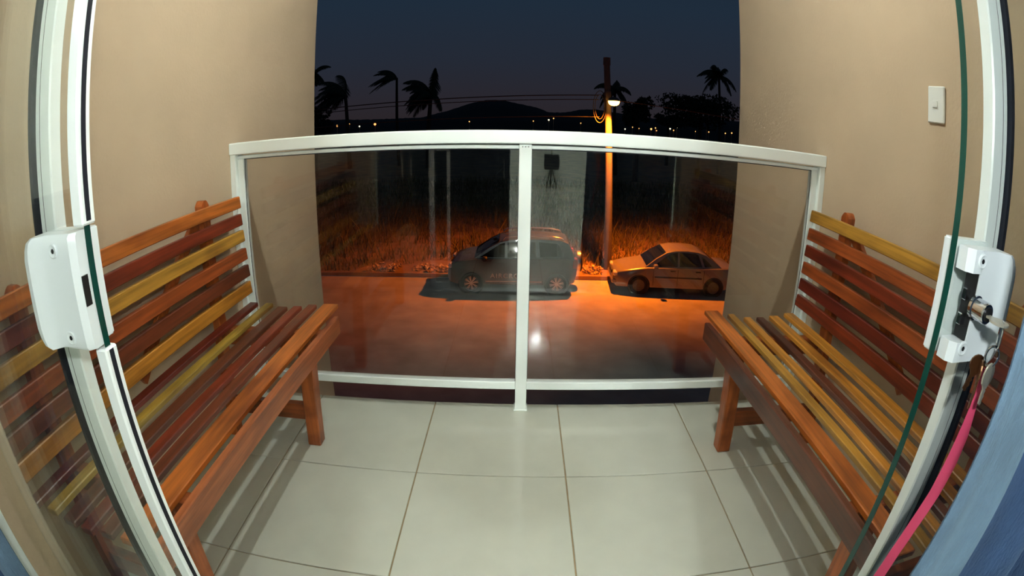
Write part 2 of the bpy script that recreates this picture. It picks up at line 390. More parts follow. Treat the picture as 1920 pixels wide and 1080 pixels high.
def leaf(name, sg, e, xo, label, closing):
    t = thing(name, label, 'door', (sg * (e + xo) / 2, YG, 0), kind='structure')
    a, b = sorted((sg * e, sg * xo))
    MB().box(a, b, .367, .375, .03, 2.06).build('glass_pane', 'door_glass', t)
    ed = MB().box(*(sorted((sg * (e - .0006), sg * e))), .3665, .3755, .03, 2.06); ed.build('polished_edge', 'glass_edge', t)
    MB().box(a, b, .360, .382, .012, .05, .002).build('bottom_profile', 'white_metal', t)
    MB().box(a, b, .360, .382, 2.05, 2.08, .002).build('top_profile', 'white_metal', t)
    return t
dl = leaf('door_1', -1, .4015, .85, 'sliding glass door leaf with white gasket edge and plain latch keeper', True)
LZ0, LZ1 = .829, .944
hb = handle_block(-1, .402, LZ0, LZ1, dl, None)
hb['label'] = 'white latch keeper plate with slot'
MB().box(-.4025, -.4012, .3525, .3625, .872, .902, .0004).build('slot', 'black_plastic', hb)
for q in ((100, 471), (135, 633)):
    p = ony(q[0], q[1], .3455); screw(p.x, .3452, p.z, hb)
m = MB(); pr = [(-.404, .3755), (-.404, .389), (-.408, .393), (-.47, .393), (-.474, .389), (-.474, .3755)]
m.prism(pr, LZ0 + .003, LZ1 - .001, 'z'); m.build('outer_latch_plate', 'handle_white', dl, bevel=.0015)
for z0, z1 in ((.05, LZ0 - .004), (LZ1 + .003, 2.05)):
    o = MB().box(-.414, -.396, .3605, .3815, z0, z1, .002).build('edge_profile', 'strip_white', dl)
    MB().box(-.3965, -.3955, .3665, .3735, z0 + .004, z1 - .002).build('gasket', 'black_rubber', o)
dr = leaf('door_2', 1, .411, .93, 'sliding glass door leaf with bare green edge and keyed lock', False)
RZ0, RZ1 = .832, .945
hb2 = lock_body(.416, RZ0, RZ1, dr, .853, .922)
hb2['label'] = 'white lock body with chrome cylinder'
MB().box(.4355, .4368, .347, .366, .8535, .9215).build('latch_recess', 'black_plastic', hb2)
MB().box(.428, .438, .354, .361, .893, .905, .001).build('bolt', 'chrome', hb2)
MB().box(.428, .438, .354, .361, .868, .880, .001).build('bolt', 'chrome', hb2)
for q in ((1842, 490), (1804, 653)):
    p = ony(q[0], q[1], .3455); screw(p.x, .3452, p.z, hb2)
m = MB(); pr = [(.413, .3755), (.413, .389), (.417, .393), (.478, .393), (.482, .389), (.482, .3755)]
m.prism(pr, RZ0, RZ1 + .003, 'z'); m.build('outer_latch_plate', 'handle_white', dr, bevel=.0015)
cyl = ony(1829, 577, .345)
mt = Matrix.Translation((cyl.x, .347, cyl.z)) @ Matrix.Rotation(math.pi / 2, 4, 'X')
co = MB().lathe([(.0125, 0), (.0125, .004), (.0108, .005), (.0108, .020), (.0098, .022), (.0, .022)], 24, mt).build('lock_cylinder', 'chrome', hb2, True)
MB().lathe([(.0070, .0215), (.0070, .0235), (.0, .0235)], 20, mt).build('keyway', 'black_plastic', co)
# fixed side panels behind the leaves
def fixed(name, sg, xi, xo, label):
    t = thing(name, label, 'window', (sg * (xi + xo) / 2, .402, 0), kind='structure')
    a, b = sorted((sg * (xi + .01), sg * xo))
    MB().box(a, b, .399, .405, .03, 2.06).build('glass_pane', 'door_glass', t)
    a, b = sorted((sg * xi, sg * (xi + .031)))
    o = MB().box(a, b, .392, .412, .03, 2.06, .002).build('edge_profile', 'strip_white', t)
    a, b = sorted((sg * (xi + .031), sg * (xi + .0375)))
    MB().box(a, b, .385, .3935, .03, 2.06).build('brush_seal', 'black_rubber', o)
    a, b = sorted((sg * (xi + .020), sg * (xi + .0205)))
    MB().box(a, b, .3916, .3921, .03, 2.06).build('groove', 'black_plastic', o)
fixed('window_1', -1, .483, .85, 'fixed glass side panel with white edge strip behind the plain keeper leaf')
fixed('window_2', 1, .492, .93, 'fixed glass side panel with white edge strip behind the keyed lock leaf')
m = MB(); m.box(OX0, OX1, .35, .42, 0, .012, .002); m.box(OX0, OX1, .35, .42, 2.08, 2.12, .002)
tag(m.build('trim_2', 'white_metal'), 'white aluminium door track along sill and lintel', 'track', kind='structure')

# ------------------------------------------------------------------ keys with ribbon
kx = cyl.x; kb = thing('key_bunch', 'bunch of keys with pink ribbon hanging from the door lock', 'keys', (kx, .32, cyl.z))
def key_blank(m, top, L, w, ang, tilt, bow=.012):
    """flat key: bow disc and blade hanging down from top, in a plane turned by ang about z"""
    mt = Matrix.Translation(top) @ Matrix.Rotation(ang, 4, 'Z') @ Matrix.Rotation(tilt, 4, 'Y')
    pts = []
    for i in range(13):
        a = math.radians(60 + i * 300 / 12 - 30 - 30); pts.append((bow * math.sin(a) * 1.0, -bow * .8 + bow * math.cos(a)))
    pts = [(bow * math.sin(math.radians(a)), -bow + bow * math.cos(math.radians(a))) for a in range(-150, 151, 25)]
    bl = [(w / 2, -bow * 2 - .002), (w / 2, -L * .55), (w * .2, -L * .6), (w / 2, -L * .66), (w * .25, -L * .73), (w / 2, -L * .8), (w * .2, -L * .88), (w * .3, -L * .96), (0, -L), (-w / 2, -L * .95), (-w / 2, -bow * 2 - .002)]
    m.prism(pts + bl, -.001, .001, 'y', mt)
m = MB(); kz = cyl.z - .001
m.prism([(kx - .004, .326), (kx + .004, .326), (kx + .004, .318)] + [(kx + .0115 * math.sin(math.radians(a)), .306 + .0125 * math.cos(math.radians(a))) for a in range(25, 336, 20)] + [(kx - .004, .318)], kz - .0011, kz + .0011, 'z')
m.build('key', 'key_steel', kb)
r1 = Vector((kx + .004, .303, cyl.z - .013))
m = MB(); m.tube([r1 + Vector((.005 * math.cos(a), .006 * math.cos(a), .014 * math.sin(a))) for a in [2 * math.pi * i / 20 for i in range(21)]], .0011, 6, False); m.build('key_ring', 'chrome', kb, True)
r2 = Vector((kx + .002, .305, cyl.z - .034))
m = MB(); m.tube([r2 + Vector((.008 * math.cos(a), -.004 * math.cos(a), .010 * math.sin(a))) for a in [2 * math.pi * i / 20 for i in range(21)]], .0014, 6, False); m.build('key_ring', 'chrome', kb, True)
k1 = Vector((kx + .003, .303, cyl.z - .040))
m = MB(); key_blank(m, k1, .044, .007, .15, -.02, .0125); m.build('key', 'key_steel', kb)
k2 = Vector((kx - .004, .312, cyl.z - .040))
m = MB(); key_blank(m, k2, .050, .007, .8, .10, .011); m.build('key', 'key_brass', kb)
k3 = Vector((kx, .318, cyl.z - .038))
m = MB(); key_blank(m, k3, .040, .006, -.5, .25, .010); m.build('key', 'key_brass', kb)
m = MB(); pts = [(1846, 690, .318), (1832, 740, .318), (1806, 815, .320), (1784, 865, .322), (1752, 925, .322), (1712, 985, .322), (1678, 1035, .323), (1648, 1080, .324), (1600, 1140, .324)]
ctr = [ony(*q) for q in pts]; wd = [.004, .006, .0135, .0150, .0140, .0135, .0135, .0140, .014]
vs = []
for i, (c, w_) in enumerate(zip(ctr, wd)):
    tw = -.95 + .30 * math.sin(i * .9); dx = Vector((math.cos(tw), math.sin(tw), 0)) * w_ / 2; th = Vector((-math.sin(tw), math.cos(tw), 0)) * .0006
    vs += [c - dx - th, c + dx - th, c + dx + th, c - dx + th]
fs = []
for i in range(len(ctr) - 1):
    for j in range(4): fs.append((i * 4 + j, i * 4 + (j + 1) % 4, i * 4 + 4 + (j + 1) % 4, i * 4 + 4 + j))
fs += [(0, 1, 2, 3), tuple(len(vs) - 4 + j for j in range(4))]
m.add(vs, fs); m.build('ribbon', 'pink_ribbon', kb, True)

# ------------------------------------------------------------------ benches
def bench(sg, label, loc, seat, seat_c, back, back_c, apron_x, apron_mat):
    """sg -1: stands against wall_left. seat: list of (x0,x1,yend); back: list of (xface, z0, z1)"""
    t = thing('slatted_bench', label, 'bench', loc)
    YN = .452
    for (x0, x1, ye), c in zip(seat, seat_c):
        x0, x1 = x0 - .0012, x1 + .0012; a, b = sorted((sg * x0, sg * x1)); MB().box(a, b, YN + U(-.008, .008), ye, .4045, .420, .0022).build('seat_slat', c, t)
    for (xf, z0, z1, ye), c in zip(back, back_c):
        ln = .045                                     # lean: top edge nearer the wall
        tt = MB(); a = sg * xf; b = sg * (xf + .018)
        mt = Matrix.Translation((a, 0, z0)) @ Matrix.Rotation(sg * .10, 4, 'Y')
        tt.box(*(sorted((0, sg * .020))), YN + U(0, .015), ye, -.006, z1 - z0 + .001, .0025, mt); tt.build('back_slat', c, t)
    a, b = sorted((sg * apron_x, sg * (apron_x + .020)))
    MB().box(a, b, YN + .004, 1.563, .352, .411, .003).build('apron', apron_mat, t)
    xb = seat[0][1] if sg else 0
    for Y in (1.445, .625):
        m = MB(); x0, x1 = apron_x + .062, apron_x + .108
        m.box(*(sorted((sg * x0, sg * x1))), Y - .024, Y + .024, 0, .40, .003,
              Matrix.Translation((sg * .004, 0, 0)) @ Matrix.Shear('XY', 4, (-sg * -.03, 0)) if False else None)
        m.v = [(p[0] - sg * .06 * (p[2] - .0) * .9 + sg * .012, p[1], p[2]) for p in m.v]
        m.build('leg', 'w_frame', t)
        xbk = max(q[0] for q in back) + .022
        zt = .815 if Y > 1 else .80
        xm = sg * (xbk + .012)
        post_ = MB()
        post_.add([(xm + sg * xx + dx, Y + dy, z) for z, xx in ((0, .010), (.42, -.014), (zt - .016, .002), (zt - .005, .002), (zt, .002)) for dx, dy in
                       ((-.014, -.022 if z < zt - .01 else -.013 if z < zt else -.006), (.014, -.022 if z < zt - .01 else -.013 if z < zt else -.006), (.014, .022 if z < zt - .01 else .013 if z < zt else .006), (-.014, .022 if z < zt - .01 else .013 if z < zt else .006))],
                      [(i * 4 + j, i * 4 + (j + 1) % 4, i * 4 + 4 + (j + 1) % 4, i * 4 + 4 + j) for i in range(4) for j in range(4)] + [(0, 1, 2, 3), (16, 17, 18, 19)])
        post_.build('back_post', 'w_frame', t)
        MB().box(*(sorted((sg * (apron_x + .10), xm + sg * -.02))), Y - .016, Y + .016, .095, .150, .003).build('stretcher', 'w_cross', t)
        MB().box(*(sorted((sg * (apron_x + .020), xm - sg * .045))), Y - .018, Y + .018, .350, .4045, .003).build('seat_bearer', 'w_cross', t)
    xw = sg * (back[0][0] + .030)
    m = MB(); m.bar((xw + sg * .006, 1.40, .755), (xw - sg * .010, .985, .43), .016, .04, (0, 0, 1), .002); m.build('diagonal_brace', 'w_frame', t)
    return t
YE6 = [1.645, 1.642, 1.612, 1.622, 1.640, 1.652]
seatL = [(.938, .902), (.870, .838), (.808, .768), (.751, .717), (.702, .668), (.650, .594)]
backL = [(.936, .760, .794), (.934, .701, .734), (.930, .645, .678), (.926, .581, .615), (.923, .522, .556), (.922, .461, .497)]
bl_ = bench(-1, 'slatted hardwood bench with dark red second back slat against the plain tan wall', (-.78, 1.05, 0),
      [(a, b, y) for (a, b), y in zip(seatL, YE6)], ['w_darkred', 'w_olive', 'w_umber', 'w_red', 'w_brown', 'w_orange'],
      [(x, a, b, 1.650) for x, a, b in backL], ['w_orange', 'w_red', 'w_yellow', 'w_redorange', 'w_brown', 'w_gold'], .563, 'w_apron')
seatR = [(.970, .928), (.892, .854), (.827, .797), (.776, .748), (.726, .698), (.677, .624)]
YE6R = [1.628, 1.602, 1.588, 1.588, 1.618, 1.650]
backR = [(.992, .752, .785), (.989, .689, .723), (.986, .631, .664), (.983, .570, .604), (.980, .512, .545), (.977, .452, .486)]
br_ = bench(1, 'slatted hardwood bench with ochre top slat below the light switch', (.83, 1.05, 0),
      [(a, b, y) for (a, b), y in zip(seatR, YE6R)], ['w_gold', 'w_gold', 'w_umber', 'w_gold', 'w_yellow', 'w_orange'],
      [(x, a, b, 1.642) for x, a, b in backR], ['w_yellow', 'w_redorange', 'w_red', 'w_redorange', 'w_darkred', 'w_red'], .598, 'w_umber')

# ------------------------------------------------------------------ light switch
a = onx(1743, 162, XR); b = onx(1773, 234, XR)
y0, y1, z0, z1 = b.y, a.y, b.z, a.z
sw = thing('light_switch', 'white rectangular light switch on the tan wall', 'switch', (XR, (y0 + y1) / 2, (z0 + z1) / 2))
MB().box(XR - .009, XR + .001, y0, y1, z0, z1, .003).build('plate', 'switch_white', sw)
ym, zm = (y0 + y1) / 2, (z0 + z1) / 2
o = MB().box(XR - .0095, XR - .008, ym - .013, ym + .017, zm - .014, zm + .012, .0004).build('rocker_frame', 'switch_white', sw)
m = MB().box(XR - .0135, XR - .009, ym - .009, ym + .011, zm - .009, zm + .009, .001); m.build('rocker', 'switch_white', sw)

# ------------------------------------------------------------------ curtains
def curtain(path, label, ztop=2.25, zb=.03, flare=0.0, hem=18):
    pts = []
    for i in range(len(path) - 1):
        for k in range(6):
            f = k / 6; p0_ = path[max(i - 1, 0)]; p1 = path[i]; p2 = path[i + 1]; p3 = path[min(i + 2, len(path) - 1)]
            q = [0.5 * (2 * p1[d] + (p2[d] - p0_[d]) * f + (2 * p0_[d] - 5 * p1[d] + 4 * p2[d] - p3[d]) * f * f + (3 * p1[d] - p0_[d] - 3 * p2[d] + p3[d]) * f ** 3) for d in (0, 1)]
            pts.append(q)
    pts.append(path[-1]); n = len(pts); zs = [zb + (ztop - zb) * i / 16 for i in range(17)]
    vs = []
    for side in (-.0012, .0012):
        for z in zs:
            for i, (x, y) in enumerate(pts):
                dx = pts[min(i + 1, n - 1)][0] - pts[max(i - 1, 0)][0]; dy = pts[min(i + 1, n - 1)][1] - pts[max(i - 1, 0)][1]; L = math.hypot(dx, dy) or 1
                fl = flare * max(0, (1.0 - z)) * (1 if i < 8 else .6)
                amp = .006 * math.sin(z * 5 + i * .5)
                vs.append((x - dy / L * side + fl, y + dx / L * side + amp * (.3 + .4 * (z < 1)), z))
    t = thing('curtain', label, 'curtain', (path[0][0], path[0][1], zb)); VS = vs; N = n
    for lo_, hi_, nm, mt_ in ((0, hem, 'lit_hem_band', 'curtain_hem_lit'), (hem, N - 1, 'shaded_fabric', 'curtain_blue_shaded')):
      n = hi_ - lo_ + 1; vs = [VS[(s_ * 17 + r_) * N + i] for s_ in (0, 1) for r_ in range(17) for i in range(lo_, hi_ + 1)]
      fs = []; K = 17 * n
      for s_ in (0, 1):
        for r_ in range(16):
            for i in range(n - 1): fs.append(tuple(s_ * K + q for q in (r_ * n + i, r_ * n + i + 1, (r_ + 1) * n + i + 1, (r_ + 1) * n + i)))
      for r_ in range(16):
        for i in (0, n - 1): fs.append((r_ * n + i, (r_ + 1) * n + i, K + (r_ + 1) * n + i, K + r_ * n + i))
      for i in range(n - 1):
        for r_ in (0, 16): fs.append((r_ * n + i, r_ * n + i + 1, K + r_ * n + i + 1, K + r_ * n + i))
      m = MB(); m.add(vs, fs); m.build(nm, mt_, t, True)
    return t
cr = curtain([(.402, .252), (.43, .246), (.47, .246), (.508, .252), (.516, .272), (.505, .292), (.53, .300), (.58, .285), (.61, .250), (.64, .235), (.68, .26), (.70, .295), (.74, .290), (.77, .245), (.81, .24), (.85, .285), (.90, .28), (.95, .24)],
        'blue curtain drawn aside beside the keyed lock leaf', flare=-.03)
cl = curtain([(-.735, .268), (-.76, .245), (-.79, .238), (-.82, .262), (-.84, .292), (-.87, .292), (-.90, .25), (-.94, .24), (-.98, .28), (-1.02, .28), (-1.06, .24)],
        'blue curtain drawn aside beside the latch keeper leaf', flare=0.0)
rod = thing('curtain_rod', 'white curtain rod on the room wall above the glass door', 'curtain rod', (.03, .266, 2.27))
MB().tube([(-1.15, .266, 2.262), (1.2, .266, 2.262)], .012, 12).build('pole', 'white_metal', rod, True)
for x in (-1.1, 1.15): MB().box(x - .01, x + .01, .266, YW0, 2.25, 2.275, .002).build('bracket', 'white_metal', rod)

# ------------------------------------------------------------------ music stand in the room
ms = thing('tripod_stand', 'black box on a low tripod with a round dish above by the far room wall', 'stand', (.47, -4.62, 0))
MX, MY = .47, -4.62
for k in range(3):
    a = k * 2.094 + .5; MB().tube([(MX, MY, .33), (MX + .09 * math.cos(a), MY + .09 * math.sin(a), .006)], .011, 8).build('leg', 'black_plastic', ms, True)
MB().tube([(MX, MY, .26), (MX, MY, .80)], .012, 8).build('pole', 'black_plastic', ms, True)
MB().box(MX - .11, MX + .11, MY - .05, MY + .06, .275, .50, .008).build('box', 'black_plastic', ms)
MB().lathe([(.0001, -.02), (.07, -.015), (.13, .02), (.14, .05), (.13, .05), (.07, .01), (.0001, 0)], 28, Matrix.Translation((MX - .13, MY, .66)) @ Matrix.Rotation(-.5, 4, 'X')).build('dish', 'black_plastic', ms, True)
MB().tube([(MX, MY, .70), (MX - .13, MY, .66)], .008, 8).build('dish_arm', 'black_plastic', ms, True)

# ------------------------------------------------------------------ guessed dark sideboard, added to darken the room mirrored in the railing glass
pm('dark_teal', lin(22, 38, 48), .45, var=.1, scale=6)
wd = thing('sideboard', 'long dark teal sideboard added behind the person to darken the mirrored room', 'sideboard', (-1.09, -1.03, 0))
MB().box(-2.1, -.08, -1.25, -.82, .0, .88, .004).build('carcass', 'dark_teal', wd)
for k in range(5):
    o = MB().box(-2.09 + k * .401, -2.09 + k * .401 + .395, -.82, -.802, .08, .86, .003).build('door', 'dark_teal', wd)
    x = -2.09 + k * .401 + (.36 if k % 2 == 0 else .03); MB().box(x - .008, x + .008, -.802, -.778, .55, .70, .003).build('handle', 'chrome', o)

# ------------------------------------------------------------------ photographer with camera (seen mirrored in the railing glass)
def skin_body(name, joints, edges, mat, parent=None, root=0, sub=2):
    o = ORG.get(parent.name, Vector()) if parent else Vector()
    me = bpy.data.meshes.new(name); me.from_pydata([tuple(Vector(j[0]) - o) for j in joints], edges, [])
    ob = bpy.data.objects.new(name, me); C.objects.link(ob)
    if parent: ob.parent = parent
    md = ob.modifiers.new('skin', 'SKIN'); md.use_smooth_shade = True
    lay = me.skin_vertices[0].data
    for i, j in enumerate(joints):
        r_ = j[1]; lay[i].radius = (r_, r_) if not isinstance(r_, tuple) else r_; lay[i].use_root = (i == root)
    sb = ob.modifiers.new('sub', 'SUBSURF'); sb.levels = sub; sb.render_levels = sub
    me.materials.append(M_(mat)); return ob
PX, PY = -.34, -.46
ph = thing('person', 'person in dark clothes standing in the room holding a camera', 'person', (PX, PY, 0))
J = [((PX, PY, .93), (.17, .12)), ((PX, PY, 1.10), (.15, .11)), ((PX, PY + .01, 1.30), (.18, .12)), ((PX, PY, 1.43), (.14, .10)), ((PX, PY + .01, 1.50), .055), ((PX + .02, PY + .03, 1.56), .052),
     ((PX - .19, PY, 1.40), .062), ((PX - .26, PY + .06, 1.14), .045), ((PX - .02, PY + .30, 1.03), .034), ((PX + .12, PY + .35, 1.00), .026),
     ((PX + .19, PY, 1.40), .062), ((PX + .30, PY + .02, 1.13), .045), ((PX + .46, PY + .17, 1.02), .034), ((PX + .49, PY + .245, 1.00), .026),
     ((PX - .10, PY, .82), .09), ((PX - .11, PY + .03, .48), .062), ((PX - .12, PY, .10), .045),
     ((PX + .10, PY, .82), .09), ((PX + .11, PY + .03, .48), .062), ((PX + .12, PY, .10), .045)]
E_ = [(0, 1), (1, 2), (2, 3), (3, 4), (4, 5), (3, 6), (6, 7), (7, 8), (8, 9), (3, 10), (10, 11), (11, 12), (12, 13), (0, 14), (14, 15), (15, 16), (0, 17), (17, 18), (18, 19)]
skin_body('body', J, E_, 'dark_cloth', ph)
hm = MB(); hx, hy, hz = PX + .02, PY + .06, 1.665
bm = bmesh.new(); bmesh.ops.create_uvsphere(bm, u_segments=24, v_segments=18, radius=1.0)
for v_ in bm.verts:
    x, y, z = v_.co; jaw = 1 - .28 * max(0, -z - .1)
    fx, fy, fz = x * .076 * jaw, y * .095 * (jaw if y < 0 else 1) , z * .118
    if y > .5 and abs(x) < .32: fy += .022 * math.exp(-((z + .08) / .22) ** 2) * max(0, 1 - abs(x) / .30)      # nose
    if y > .4 and abs(abs(x) - .38) < .2 and abs(z - .12) < .14: fy -= .008                                       # eye sockets
    if y > .6 and abs(x) < .35 and abs(z + .42) < .06: fy += .004
    v_.co = (fx, fy, fz)
hm.add([v_.co + Vector((hx, hy, hz)) for v_ in bm.verts], [[q.index for q in f.verts] for f in bm.faces]); bm.free()
head = hm.build('head', 'skin', ph, True)
for s_ in (-1, 1):
    MB().lathe([(.0001, -.012), (.012, -.008), (.018, 0), (.012, .006), (.0001, .008)], 12, Matrix.Translation((hx + s_ * .078, hy - .005, hz)) @ Matrix.Rotation(s_ * math.pi / 2, 4, 'Y') @ Matrix.Diagonal((1.6, 1, 1, 1))).build('ear', 'skin', head, True)
    MB().lathe([(.0001, -.010), (.007, -.005), (.0095, 0), (.007, .005), (.0001, .008)], 12, Matrix.Translation((hx + s_ * .030, hy + .074, hz + .012))).build('eye', 'switch_white', head, True)
    MB().lathe([(.0001, .0075), (.0052, .0085), (.0001, .0100)], 10, Matrix.Translation((hx + s_ * .030, hy + .076, hz + .012)) @ Matrix.Rotation(-math.pi / 2, 4, 'X')).build('iris', 'hair', head, True)
    MB().tube([(hx + s_ * .014, hy + .088, hz + .030), (hx + s_ * .03, hy + .086, hz + .034), (hx + s_ * .046, hy + .076, hz + .030)], .0035, 6).build('eyebrow', 'hair', head, True)
pm('lips', lin(150, 85, 78), .5)
MB().tube([(hx - .024, hy + .075, hz - .052), (hx, hy + .088, hz - .050), (hx + .024, hy + .075, hz - .052)], [.003, .007, .003], 8).build('mouth', 'lips', head, True)
hr = MB(); bm = bmesh.new(); bmesh.ops.create_uvsphere(bm, u_segments=24, v_segments=16, radius=1.0)
bmesh.ops.delete(bm, geom=[v_ for v_ in bm.verts if v_.co.z < -.35 or (v_.co.y > .35 and v_.co.z < .45)], context='VERTS')
bm.verts.index_update()
hr.add([Vector((hx + v_.co.x * .082, hy - .006 + v_.co.y * .100, hz + .006 + v_.co.z * .124)) for v_ in bm.verts], [[q.index for q in f.verts] for f in bm.faces]); bm.free()
hr.build('hair', 'hair', head, True)
def hand(base, d, sg, parent):
    """palm and five curled fingers reaching towards the camera body"""
    base = Vector(base); d = Vector(d).normalized(); sd = Vector((0, 0, 1)).cross(d).normalized() * sg; u_ = Vector((0, 0, 1))
    m = MB(); m.tube([base - d * .02, base + d * .02, base + d * .06, base + d * .075], [.022, .030, .032, .024], 10, True, .55)
    for i, (o_, L) in enumerate(((.033, .9), (.011, 1.0), (-.011, .95), (-.032, .75))):
        a = base + d * .065 + u_ * o_; l = .026 * L
        m.tube([a, a + d * l, a + d * l * 1.7 + sd * l * .5, a + d * l * 1.9 + sd * l * 1.2], [.0095, .0090, .0085, .006], 8)
    a = base + d * .015 + u_ * .03; m.tube([a, a + d * .02 + u_ * .018, a + d * .045 + u_ * .024 + sd * .01], [.012, .010, .007], 8)
    return m.build('hand', 'skin', parent, True)
hand((PX + .125, PY + .350, .985), (1, .05, -.02), 1, ph)
hand((PX + .485, PY + .255, .995), (-.62, .5, 0), -1, ph)
for s_ in (-1, 1):
    MB().box(PX + s_ * .12 - .045, PX + s_ * .12 + .045, PY - .08, PY + .19, 0, .085, .02).build('shoe', 'black_plastic', ph, True)
skin_body('trousers', [((PX, PY, 1.00), (.165, .125)), ((PX, PY, .90), (.185, .135)), ((PX - .10, PY, .80), .108), ((PX - .112, PY + .03, .48), .082), ((PX - .12, PY, .07), .068),
          ((PX + .10, PY, .80), .108), ((PX + .112, PY + .03, .48), .082), ((PX + .12, PY, .07), .068)], [(0, 1), (1, 2), (2, 3), (3, 4), (1, 5), (5, 6), (6, 7)], 'jeans', ph, 1)
hc = thing('hand_camera', 'black camera with a lens held by the person', 'camera', (0, -.09, 1.01))
o = MB().box(-.068, .068, -.125, -.075, .962, 1.048, .008).build('body', 'black_plastic', hc)
MB().prism([(-.03, 1.045), (.03, 1.045), (.02, 1.072), (-.02, 1.072)], -.122, -.07, 'y').build('prism_hump', 'black_plastic', hc)
MB().lathe([(.030, .0), (.033, .01), (.033, .045), (.030, .050), (.026, .046), (.0, .040)], 28, Matrix.Translation((0, -.078, 1.005)) @ Matrix.Rotation(-math.pi / 2, 4, 'X')).build('lens', 'black_plastic', hc, True)

fl = MB().box(.040, .112, -.135, -.082, 1.150, 1.205, .006).build('flash_head', 'black_plastic', hc)
MB().box(.058, .094, -.120, -.090, .985, 1.152, .004).build('flash_foot', 'black_plastic', hc)
MB().box(.045, .107, -.0825, -.0805, 1.156, 1.199, .0005).build('flash_window', 'flash_light', fl)

# ------------------------------------------------------------------ street
m = MB().box(-60, 60, 7.6, 17.25, GZ - .1, GZ); tag(m.build('road', 'asphalt'), 'street pavement lit orange by the street lamp', 'road', kind='structure')
m = MB().box(-60, 60, YW1, 7.6, GZ - .1, GZ + .06); tag(m.build('ground_front', 'dirt'), 'bare earth yard in front of the house', 'ground', kind='structure')
# field beyond the street: gently uneven sheet
m = MB(); nx, ny = 60, 40; vs = []
for j in range(ny + 1):
    y = 17.25 + (520 - 17.25) * (j / ny) ** 2.6
    for i in range(nx + 1):
        x = -70 - y * .7 + (140 + y * 1.4) * i / nx
        vs.append((x, y, GZ + (.02 if j == 0 else .12 + .10 * math.sin(x * .7 + y) * math.sin(y * .9))))
m.add(vs, [(j * (nx + 1) + i, j * (nx + 1) + i + 1, (j + 1) * (nx + 1) + i + 1, (j + 1) * (nx + 1) + i) for j in range(ny) for i in range(nx)])
tag(m.build('ground_field', 'dirt', None, True), 'rough vacant lot beyond the street', 'ground', kind='structure')
# dry weeds
m = MB(); vs = []; fs = []
def blade(x, y, h, w_, lean):
    a = U(0, 6.28); dx, dy = math.cos(a) * w_, math.sin(a) * w_; b = U(0, 6.28); lx, ly = math.cos(b) * lean * h, math.sin(b) * lean * h
    n = len(vs); z = GZ + .05
    vs.extend([(x - dx, y - dy, z), (x + dx, y + dy, z), (x + lx * .4 + dx * .7, y + ly * .4 + dy * .7, z + h * .6), (x + lx * .4 - dx * .7, y + ly * .4 - dy * .7, z + h * .6), (x + lx, y + ly, z + h)])
    fs.extend([(n, n + 1, n + 2, n + 3), (n + 3, n + 2, n + 4)])
KEEP = [(-4.6, 17.75, .95), (-2.9, 17.75, 1.05), (2.55, 17.95, .6), (3.14, 18.4, .3)]
for i in range(52000):
    t_ = R(); y = 17.5 + 26.5 * t_ ** 1.35; x = U(-7 - y * .45, 4 + y * .55)
    if y < 18.05 and (-2.5 < x < 7.6): continue
    dens = .5 + .5 * math.sin(x * .9 + 1.3 * math.sin(y * .8)) * math.sin(y * .6 + x * .31)
    d2 = .5 + .5 * math.sin(x * 2.7 + y * .5) * math.sin(y * 1.9 - x)
    if R() > .12 + .55 * dens + .33 * d2: continue
    if any((x - a) ** 2 + (y - b) ** 2 < c * c for a, b, c in KEEP): continue
    near = max(0, min(1, (y - 17.9) / 2.4)); h = (U(.12, .35) + near * U(.05, .75) * (.3 + dens * .9)) * (1.5 if R() < .04 else 1)
    blade(x, y, h, U(.008, .026), U(.1, .8) * max(.15, min(1, (y - 17.9) / .6)))
m.add(vs, fs); tag(m.build('weeds', 'grass_blade'), 'tall dry weeds on the vacant lot across the street', 'weeds', kind='stuff')
# debris heaps at the kerb
def heap(name, x0, x1, y, n, label):
    m = MB()
    for i in range(n):
        x = U(x0, x1); yy = y + U(-.35, .35); s_ = U(.012, .05); mt = Matrix.Translation((x, yy, GZ + .03 + s_ * .5 + U(0, .22))) @ Matrix.Rotation(U(0, 6), 4, 'Z') @ Matrix.Rotation(U(-1, 1), 4, 'X') @ Matrix.Rotation(U(-1, 1), 4, 'Y')
        m.box(-s_ * U(.6, 1.8), s_ * U(.6, 1.8), -s_, s_, -s_ * U(.1, .5), s_ * U(.1, .5), 0, mt)
    # mound under the pieces
    k = 18; vv = []; ff = []
    for j in range(5):
        r_ = 1 - j / 4; 
        for i in range(k):
            a = 2 * math.pi * i / k; vv.append(((x0 + x1) / 2 + math.cos(a) * (x1 - x0) * .55 * r_ * U(.9, 1.05), y + math.sin(a) * .5 * r_, GZ + .0 + .16 * (1 - r_ ** 2) * U(.8, 1.1)))
    for j in range(4):
        for i in range(k): ff.append((j * k + i, j * k + (i + 1) % k, (j + 1) * k + (i + 1) % k, (j + 1) * k + i))
    m.add(vv, ff); return tag(m.build(name, 'debris'), label, 'debris', kind='stuff')
heap('debris_heap', -5.1, -4.0, 17.75, 190, 'heap of broken rubble beside the weeds at the kerb')
heap('debris_heap', -3.5, -2.2, 17.75, 190, 'heap of dry brush ahead of the dark people carrier')
heap('debris_heap', 2.2, 2.85, 17.9, 110, 'litter strewn at the foot of the utility pole')

